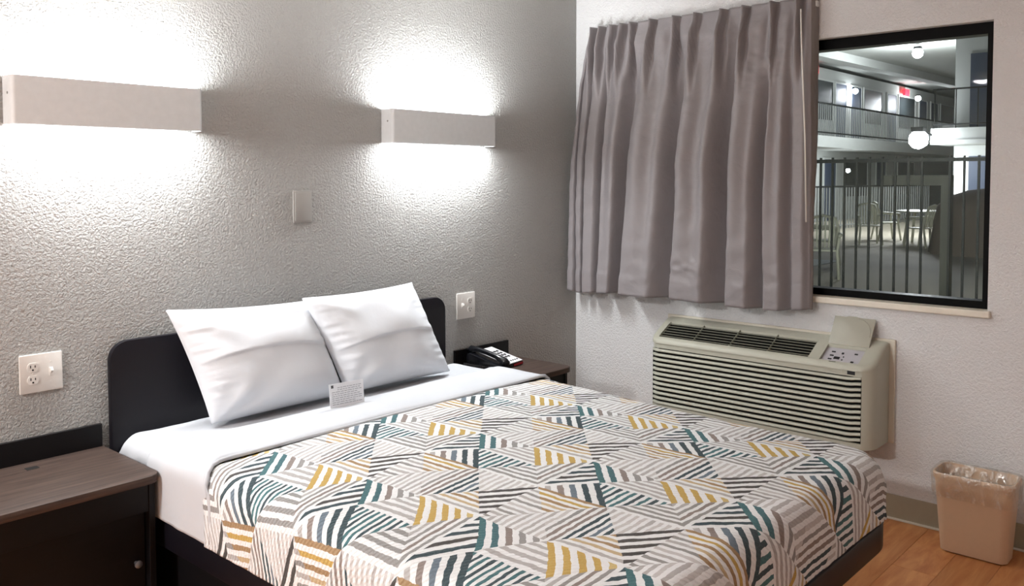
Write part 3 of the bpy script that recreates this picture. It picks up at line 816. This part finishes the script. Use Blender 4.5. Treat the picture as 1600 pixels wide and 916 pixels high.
# ================================================================ CURTAIN
cur = thing('curtain', (-.08, -.7, .84), 'short pleated taupe curtain hanging over the left part of the window', 'curtain')
ZL = [2.20, 1.87, 1.36, .84]
E = [[-.133, -.088, -.042, -.026], [-.160, -.108, -.090, -.088], [-.190, -.171, -.143, -.136], [-.259, -.268, -.258, -.243],
     [-.395, -.435, -.407, -.367], [-.652, -.711, -.697, -.662], [-1.005, -.976, -.963, -.952], [-1.143, -1.142, -1.119, -1.125],
     [-1.245, -1.242, -1.245, -1.250], [-1.318, -1.326, -1.330, -1.334]]
AMP = [.060, .066, .085, .105, .125, .130, .095, .060, .030]
PLE = [-.160, -.211, -.279, -.342, -.400, -.519, -.649, -.764, -.900, -1.010, -1.144, -1.262]
def ez(e, z):
    if z >= ZL[0]: return e[0]
    for i in range(3):
        if z >= ZL[i+1]:
            t = (ZL[i]-z)/(ZL[i]-ZL[i+1]); t = t*t*(3-2*t)*.5+t*.5; return e[i]*(1-t)+e[i+1]*t
    return e[3]
ztop = 2.205
def curtain_pt(i, t, z):
    a, b_ = ez(E[i], z), ez(E[i+1], z); y = a+(b_-a)*t
    dn = (2.10-z)/1.26                      # 0 under the header, 1 at the hem
    amp = AMP[i]*(.34+.66*sstep(0, .50, dn)) if z < 2.10 else AMP[i]*.34*sstep(2.2, 2.08, z)
    rise = sstep(0, .13, t); fall = 1-sstep(.62, 1.0, t)
    prof_ = rise*fall
    # secondary soft folds in the wide panels
    if i in (3, 4, 5, 6, 7):
        prof_ += .18*math.sin(t*math.pi*2*(2 if i in (4, 5) else 1.3)+i)*rise*fall*sstep(1.2, .1, dn)
    x = -.060-amp*prof_*1.0
    # pinch pleats
    for k, py in enumerate(PLE):
        yy = py+(y-ez(E[i], z))*0
        d = abs(y-py-.03*(2.1-z)*(0 if z > 2.1 else math.sin(k*2.1)*.3))
        if z > 1.78:
            wz = sstep(1.78, 2.02, z)
            wd = .010+.018*sstep(2.1, 1.85, z)
            pin = math.exp(-(d/wd)**2)
            x -= .034*pin*wz
            g = math.exp(-((y-py+.020)/.008)**2); x += .026*g*wz
    # creases
    x += .005*noise.noise(Vector((y*9, z*16, i)))+.0030*noise.noise(Vector((y*26, z*34, 5)))*sstep(.2, .8, noise.noise(Vector((y*5, z*4, 9)))+.5)
    if i == 5: x += .005*math.exp(-((z-1.0)/.05)**2)*noise.noise(Vector((y*25, z*60, 2)))*2*rise
    if i in (7, 6): x += .004*math.exp(-((z-1.92)/.10)**2)*noise.noise(Vector((y*20, z*55, 6)))*2
    hem = .003*sstep(.955, .945, z)
    y += .004*noise.noise(Vector((z*3, i, 1)))
    return Vector((x-hem, y, z))
cm = MB(); NZ = 120; cols = []
for i in range(9):
    nn_ = max(14, int(abs(E[i][2]-E[i+1][2])/.006))
    for k in range(nn_ if i < 8 else nn_+1): cols.append((i, k/nn_))
rows = []
for j in range(NZ+1):
    v = j/NZ
    row = []
    for (i, t) in cols:
        y_ = ez(E[i], 1.4)
        zb = .842-.010*math.sin((i+t)*1.1)+(.006 if i > 4 else -.004)
        z = ztop+(zb-ztop)*v
        row.append(cm.bm.verts.new(curtain_pt(i, t, z)))
    rows.append(row)
for A, Bq in zip(rows, rows[1:]):
    for k in range(len(cols)-1): cm.bm.faces.new((A[k], A[k+1], Bq[k+1], Bq[k]))
fab = cm.obj('curtain_fabric', 'curtain', cur, smooth=True)
sd = fab.modifiers.new('thickness', 'SOLIDIFY'); sd.thickness = .0025
# side return: the leading edge wraps back toward the window
rt = MB()
def fr(u, v):
    z = ztop+(.85-ztop)*v; dep = .052*(1-.8*sstep(.25, .8, v))+.004
    p = curtain_pt(8, 1.0, z); cr = .006*noise.noise(Vector((z*24, u*3, 3)))*(1-v*.6)+.004*noise.noise(Vector((z*50, u*6, 8)))*(1-v)
    return Vector((p.x+dep*u, p.y-.010*math.sin(u*math.pi*.5)*(1-.5*v)-abs(cr)*math.sin(u*math.pi), z))
rt.grid(fr, 10, 90); rt.obj('side_return', 'lining', cur, smooth=True)
B((-.036, -1.335, 2.165), (-.012, -.10, 2.190), .003).obj('curtain_track', 'rail', cur)
for y in (-.12, -.7, -1.28): B((-.013, y-.012, 2.170), (-.0005, y+.012, 2.188), .001).obj('track_bracket', 'rail', cur)
wd_ = tag(MB().tube([(-.122, -1.300, 2.145), (-.122, -1.305, 2.0), (-.120, -1.325, 1.6), (-.118, -1.334, 1.235)], .0036, 10).obj('curtain_wand', 'plate', smooth=True), 'slim white curtain wand hanging at the right edge of the curtain', 'curtain wand')

# ================================================================ WASTE BIN
bn = thing('waste_bin', (-.155, -2.03, 0), 'beige rectangular plastic waste bin with a clear liner, by the white wall', 'bin')
def bin_ring(z, off, n=7):
    k = z/.31; x0 = -.215-(.032)*k-off; x1 = -.098+(.008)*k+off; y0 = -2.145-(.022)*k-off; y1 = -1.915+(.020)*k+off
    return rrect(x0, y0, x1, y1, .028+.006*k, n)
def shell(levels, close_bottom=True):
    mb = MB(); rings = []
    for z, off in levels: rings.append([mb.bm.verts.new((x, y, z)) for x, y in bin_ring(z, off)])
    n = len(rings[0])
    for A, Bq in zip(rings, rings[1:]):
        for j in range(n): mb.bm.faces.new((A[j], A[(j+1) % n], Bq[(j+1) % n], Bq[j]))
    return mb, rings
mb, rg = shell([(0.0, -.008), (.006, 0), (.285, 0), (.286, .004), (.305, .005), (.31, .002), (.31, -.001), (.30, -.003), (.01, -.004)])
mb.bm.faces.new(rg[0][::-1]); mb.bm.faces.new(rg[-1]); mb.obj('bin_body', 'bin', bn, angle=40)
lb = MB(); NB = 44
def liner_ring(z, off, amp, seed):
    pts = bin_ring(z, off, 14); n = len(pts); out = []
    for j, (x, y) in enumerate(pts):
        nx, ny2 = x+.16, y+2.03; L = math.hypot(nx, ny2); d = amp*noise.noise(Vector((x*45, y*45, z*14+seed)))
        out.append((x+nx/L*d, y+ny2/L*d, z+(.006*noise.noise(Vector((x*30, y*30, seed))) if z < .25 or seed > 5 else 0)))
    return out
lv = [(.222, .009, .008, 6), (.24, .010, .006, 1), (.265, .010, .005, 1), (.29, .011, .003, 1), (.308, .011, .002, 1), (.316, .006, .002, 1), (.313, -.004, .002, 1), (.29, -.009, .006, 2), (.25, -.014, .008, 2), (.2, -.018, .010, 2), (.12, -.022, .010, 2), (.04, -.028, .008, 2)]
rings = []
for z, off, amp, sd_ in lv: rings.append([lb.bm.verts.new(p) for p in liner_ring(z, off, amp, sd_)])
for A, Bq in zip(rings, rings[1:]):
    n = len(A)
    for j in range(n): lb.bm.faces.new((A[j], A[(j+1) % n], Bq[(j+1) % n], Bq[j]))
lb.bm.faces.new(rings[-1]); lb.obj('bin_liner', 'film', bn, smooth=True)
# dark object edge at the right border of the view: low dark luggage bench leg next to the bin
# ================================================================ COURTYARD OUTSIDE
MT['deck'] = plain('tan_concrete', '#a39c8c', .8, .2, var=.25, bscale=.35)
MT['wing'] = plain('grey_stucco', '#a9aca8', .8, .2, bscale=3)
MT['wing_white'] = plain('white_stucco', '#b3b6b3', .8, .2, bscale=3)
MT['blue_door'] = plain('slate_blue_door', '#3c4658', .5, .3)
MT['dark_glass'] = plain('dark_window', '#2a3032', .25, .5)
MT['iron'] = plain('dark_iron', '#191b1b', .6, .2)
MT['post_grey'] = plain('olive_grey_paint', '#2f302b', .6, .3)
MT['picket'] = plain('grey_picket', '#8a8d8b', .5, .3)
MT['resin'] = plain('white_resin', '#c9c9b8', .5, .3)
MT['brown_cover'] = cloth('brown_cover', '#80756a', .4, 2)
MT['exit_red'] = emit('exit_sign_red', '#ff2030', 2.2)
MT['lampglow'] = emit('lamp_glow_white', '#f4f8ff', 60)
MT['panel_glow'] = emit('white_glow', '#f2f6f4', 1.2)  # white panel and number plates are no lamps; brightness put into emission
tag(B((WT+.02, -14, -.10), (60, 40, -.02)).obj('paved_ground', 'deck'), kind='structure')
tag(B((7.6, 3.0, -.02), (11.5, 3.6, -.012)).obj('paved_ground_band', 'wing'), kind='structure')
# iron pool fence parallel to the window wall
FX = 6.0
fn = thing('pool_fence', (FX, -.6, -.02), 'black iron picket fence nearest the window', 'fence')
B((FX-.016, -3.6, 1.60), (FX+.016, 3.4, 1.64)).obj('top_rail', 'iron', fn)
B((FX-.016, -3.6, .10), (FX+.016, 3.4, .14)).obj('bottom_rail', 'iron', fn)
p0 = B((-.011, -.011, -.02), (.011, .011, 1.66)).obj('picket', 'iron', fn); k = 0; y = 3.3
while y > -3.5:
    if abs(y+.15) > .07:
        o = p0 if k == 0 else p0.copy()
        if k: C.objects.link(o); o.parent = fn
        o.matrix_world = Matrix.Translation((FX, y, 0)); k += 1
    y -= .136
gt = thing('gate_frame', (FX+.2, 0, -.02), 'dark gate post with a thick crossbeam behind the iron fence', 'gate')
B((FX+.15, -.21, -.02), (FX+.24, -.11, 1.46)).obj('post', 'post_grey', gt)
B((FX+.16, -.11, 1.35), (FX+.23, .50, 1.46)).obj('crossbeam', 'post_grey', gt)
# ---- white resin chair
def resin_chair(loc, rz, label):
    t = thing('patio_chair', (0, 0, 0), label, 'chair', 'white slatted patio chairs by the pool')
    MB().prism(rrect(-.22, -.21, .22, .21, .05, 4), 'z', .40, .425, .006).obj('seat', 'resin', t, angle=40)
    for sx in (-1, 1):
        MB().tube([(sx*.24, -.25, 0), (sx*.21, -.19, .41), (sx*.24, -.2, .62)], .022, 8).obj('leg', 'resin', t, smooth=True)
        MB().tube([(sx*.23, .27, 0), (sx*.2, .19, .41), (sx*.23, .22, .63)], .022, 8).obj('leg', 'resin', t, smooth=True)
        MB().tube([(sx*.24, -.23, .62), (sx*.25, 0, .635), (sx*.23, .23, .64)], [.022, .028, .022], 8).obj('arm', 'resin', t, smooth=True)
    MB().tube([(-.2, .2, .42), (-.215, .25, .7), (-.17, .28, .86), (0, .29, .90), (.17, .28, .86), (.215, .25, .7), (.2, .2, .42)], .022, 8).obj('back_frame', 'resin', t, smooth=True)
    for i in range(6):
        x = -.15+i*.06
        MB().tube([(x*.9, .2, .43), (x, .245, .66), (x*.95, .283, .875)], .013, 6).obj('back_slat', 'resin', t, smooth=True)
    t.location = loc; t.rotation_euler = (0, 0, rz); return t
ch = resin_chair((8.75, 2.22, -.02), math.radians(-70), 'white slatted patio chair nearest the fence, beside the curtain edge')
copy_tree(ch, (10.6, 2.95, -.02), math.radians(20), 'white patio chair half hidden behind the nearest patio chair')
copy_tree(ch, (15.9, 4.1, -.02), math.radians(-60), 'white patio chair left of the round table across the pool deck')
copy_tree(ch, (15.6, 2.9, -.02), math.radians(160), 'white patio chair right beside the gate post')
copy_tree(ch, (17.6, 4.3, -.02), math.radians(40), 'farthest white patio chair across the pool deck')
tb = thing('patio_table', (16.9, 3.3, -.02), 'round white patio table across the pool deck', 'table')
lathe([(.55, .70), (.55, .73), (.50, .74)], (16.9, 3.3, -.02), 24).obj('table_top', 'resin', tb, angle=40)
for a in range(4):
    an = math.radians(45+90*a); MB().tube([(16.9+.4*math.cos(an), 3.3+.4*math.sin(an), -.02), (16.9+.3*math.cos(an), 3.3+.3*math.sin(an), .70)], .03, 8).obj('leg', 'resin', tb, smooth=True)
# brown covered pile of furniture
cv_ = MB(); Rg = []
for z, r in ((-.02, 1.02), (.25, .98), (.6, .95), (.9, .88), (1.08, .7), (1.2, .35), (1.24, .02)):
    ring = []
    for j in range(40):
        a = 2*math.pi*j/40; rr_ = r*(1+.05*math.sin(a*9+z*2)*(1-z/1.4)); ring.append(cv_.bm.verts.new((14.7+rr_*math.cos(a)*.9, 1.45+rr_*math.sin(a), z)))
    Rg.append(ring)
for A, Bq in zip(Rg, Rg[1:]):
    for j in range(40): cv_.bm.faces.new((A[j], A[(j+1) % 40], Bq[(j+1) % 40], Bq[j]))
tag(cv_.obj('furniture_cover', 'brown_cover', smooth=True), 'brown draped cover over patio furniture beyond the gate post', 'cover')
# ---- left wing (recedes from us): two storeys with balcony
lw = thing('motel_wing', (34, 9.1, -.02), 'long two-storey motel wing with balcony on the left of the courtyard', 'building')
B((18, 9.1, -.02), (44.5, 9.4, 5.18)).obj('wall', 'wing', lw)
B((18, 7.6, 2.38), (44.5, 9.1, 2.72)).obj('balcony_slab', 'wing_white', lw)
def opening(x0, x1, z0, z1, mat, nm):
    f = MB(); f.box((x0-.06, 9.06, z0), (x0, 9.1, z1+.06)).box((x1, 9.06, z0), (x1+.06, 9.1, z1+.06)).box((x0, 9.06, z1), (x1, 9.1, z1+.06))
    B((x0, 9.075, z0), (x1, 9.1, z1)).obj(nm, mat, lw)
    f.obj(nm+'_frame', 'wing_white', lw)
for (x0, x1, mt_, nm, z0, z1) in ((22.6, 26.25, 'dark_glass', 'window', 3.45, 4.75), (26.5, 27.45, 'blue_door', 'door', 2.72, 4.75), (27.95, 28.9, 'blue_door', 'door', 2.72, 4.75), (29.2, 31.05, 'dark_glass', 'window', 3.5, 4.75),
                                  (31.7, 32.7, 'blue_door', 'door', 2.72, 4.75), (33.0, 35.0, 'dark_glass', 'window', 3.5, 4.75), (35.6, 36.6, 'blue_door', 'door', 2.72, 4.75), (37.2, 38.2, 'blue_door', 'door', 2.72, 4.75), (38.6, 40.6, 'dark_glass', 'window', 3.5, 4.75), (41.4, 42.4, 'blue_door', 'door', 2.72, 4.75),
                                  (22.6, 24.6, 'dark_glass', 'window', .8, 2.1), (25.6, 26.6, 'blue_door', 'door', -.02, 2.1), (27.4, 29.6, 'dark_glass', 'window', .8, 2.1), (30.6, 31.6, 'blue_door', 'door', -.02, 2.1), (33, 35, 'dark_glass', 'window', .8, 2.1)):
    opening(x0, x1, z0, z1, mt_, nm)
B((18, 7.62, 3.66), (44.5, 7.67, 3.71)).obj('top_rail', 'iron', lw); B((18, 7.63, 2.80), (44.5, 7.66, 2.84)).obj('bottom_rail', 'iron', lw)
q0 = B((-.012, -.012, 2.72), (.012, .012, 3.68)).obj('picket', 'picket', lw)
for k in range(168):
    o = q0 if k == 0 else q0.copy()
    if k: C.objects.link(o); o.parent = lw
    o.matrix_world = Matrix.Translation((19.2+k*.15, 7.645, 0))
lf = thing('courtyard_fence', (22, 6.9, -.02), 'pale picket fence in front of the left motel wing at ground level', 'fence')
B((13, 6.88, 1.18), (30, 6.93, 1.23)).obj('top_rail', 'iron', lf); B((13, 6.88, .06), (30, 6.93, .10)).obj('bottom_rail', 'picket', lf)
q1 = B((-.014, -.014, -.02), (.014, .014, 1.2)).obj('picket', 'picket', lf)
for k in range(80):
    o = q1 if k == 0 else q1.copy()
    if k: C.objects.link(o); o.parent = lf
    o.matrix_world = Matrix.Translation((13.1+k*.21, 6.905, 0))
# ---- end wing
ew = thing('motel_end_wing', (46, 8, -.02), 'dark slate two-storey end of the courtyard behind the exit sign', 'building')
B((46, -14, -.02), (46.3, 9.1, 5.3)).obj('wall', 'wing', ew)
B((44.6, -14, 2.38), (46, 9.1, 2.72)).obj('balcony_slab', 'wing_white', ew)
for yy in (7.9, 6.4, 4.9, 3.4, 1.9): B((45.95, yy, 2.72), (46, yy+1.2, 4.75)).obj('door', 'blue_door', ew)
# ---- right wing
rw = thing('motel_corner_wing', (22, 1, -.02), 'white two-storey corner wing with blue doors at the right of the courtyard', 'building')
B((21.5, -10, -.02), (24.5, 3.9, 5.2)).obj('wall', 'wing_white', rw)
B((20.0, -10, 2.30), (21.5, 4.05, 2.70)).obj('balcony_slab', 'wing', rw)
B((19.97, -10, 2.30), (20.0, 4.05, 2.40)).obj('slab_edge', 'wing_white', rw)
for z0, z1 in ((2.7, 4.7), (-.02, 2.02)):
    for k, yy in enumerate((2.4, .9, -1.6)):
        dr_ = B((21.44, yy, z0), (21.5, yy+1.12, z1)).obj('door', 'blue_door', rw)
        B((21.42, yy+.25, z0+1.42), (21.44, yy+.5, z0+1.56)).obj('number_plate', 'panel_glow', dr_)
B((21.47, 3.58, .4), (21.5, 3.86, 2.05)).obj('glow_panel', 'panel_glow', rw)
rr3 = rw
B((20.03, -8, 3.66), (20.07, 4.02, 3.70)).obj('top_rail', 'iron', rr3); B((20.03, -8, 2.78), (20.07, 4.02, 2.81)).obj('bottom_rail', 'iron', rr3)
q2 = B((-.012, -.012, 2.70), (.012, .012, 3.68)).obj('picket', 'iron', rr3)
for k in range(24):
    o = q2 if k == 0 else q2.copy()
    if k: C.objects.link(o); o.parent = rr3
    o.matrix_world = Matrix.Translation((20.05, 3.98-k*.5, 0))
# ---- courtyard roof with beam
rf_ = thing('courtyard_roof', (30, 4, 5.2), 'high flat roof with a cross beam over the courtyard', 'roof')
B((19.5, -12, 5.32), (48, 12, 5.6)).obj('roof_deck', 'wing', rf_)
MB().prism([(21.0, 8.2), (21.0, 7.7), (36, 7.0), (36, 7.4)], 'z', 5.06, 5.32).obj('beam', 'wing_white', rf_)
# exit signs
for loc, lab, sc_ in (((24.6, 9.0, 4.92), 'glowing red exit sign at the upper left beside the curtain', .26), ((40.0, 11.0, 5.62), '', 0)):
    if not sc_: continue
    s_ = thing('exit_sign', loc, lab, 'exit sign', 'red exit signs'); B((loc[0]-.18, loc[1]-.03, loc[2]), (loc[0]+.18, loc[1]+.03, loc[2]+.26), .01).obj('sign_box', 'exit_red', s_)
s_ = thing('exit_sign', (33.6, 9.3, 4.8), 'small glowing red exit sign in the middle of the far courtyard', 'exit sign', 'red exit signs')
B((33.2, 8.9, 4.80), (33.7, 9.0, 5.05), .01).obj('sign_box', 'exit_red', s_)
# lamps outside
def globe(name, loc, r, power, label, group):
    t = thing(name, loc, label, 'lamp', group)
    mb = MB(); bmesh.ops.create_icosphere(mb.bm, subdivisions=2, radius=r); bmesh.ops.translate(mb.bm, vec=loc, verts=mb.bm.verts)
    mb.obj('globe', 'lampglow', t, smooth=True); MB().box((loc[0]-r*.6, loc[1]-r*.6, loc[2]+r*.8), (loc[0]+r*.6, loc[1]+r*.6, loc[2]+r*1.3)).obj('mount', 'iron', t)
    l = bpy.data.lights.new('bulb', 'POINT'); l.energy = power; l.color = (.93, .97, 1); l.shadow_soft_size = r*1.05
    o = bpy.data.objects.new('bulb', l); C.objects.link(o); o.parent = t; o.location = (0, 0, -r*2.4)
globe('ceiling_light', (23.0, 5.32, 5.05), .15, 200, 'bright light under the courtyard roof, near its top', 'lights around the courtyard')
globe('flood_light', (19.7, 4.25, 2.42), .24, 160, 'brightest courtyard lamp, glaring at the middle of the window', 'lights around the courtyard')
MB().tube([(19.7, 4.25, 2.62), (20.06, 4.0, 2.52)], .03, 8).obj('bracket', 'iron', bpy.data.objects['flood_light'])
globe('balcony_light', (27.7, 8.85, 4.55), .10, 22, 'small lamp between two blue doors on the upper left balcony', 'lights around the courtyard')
globe('balcony_light', (33.5, 8.5, 4.66), .11, 60, 'far small lamp right of the middle exit sign', 'lights around the courtyard')
globe('walkway_light', (24.9, 8.0, 1.70), .07, 25, 'small lamp low behind the fence near the left patio chair', 'lights around the courtyard')

pl_t = thing('outdoor_fill', (2.2, -1.2, 2.68), 'added fill light outside above the window, out of view', 'lamp')  # added unseen to brighten the patio chairs and fence from the front
B((1.95, -1.45, 2.62), (2.45, -.95, 2.68), .01).obj('fill_housing', 'wing_white', pl_t)
area_lamp('bulb', (0, 0, -.08), (0, math.radians(-40), 0), .4, .4, 330, (.95, 1, .92), pl_t)
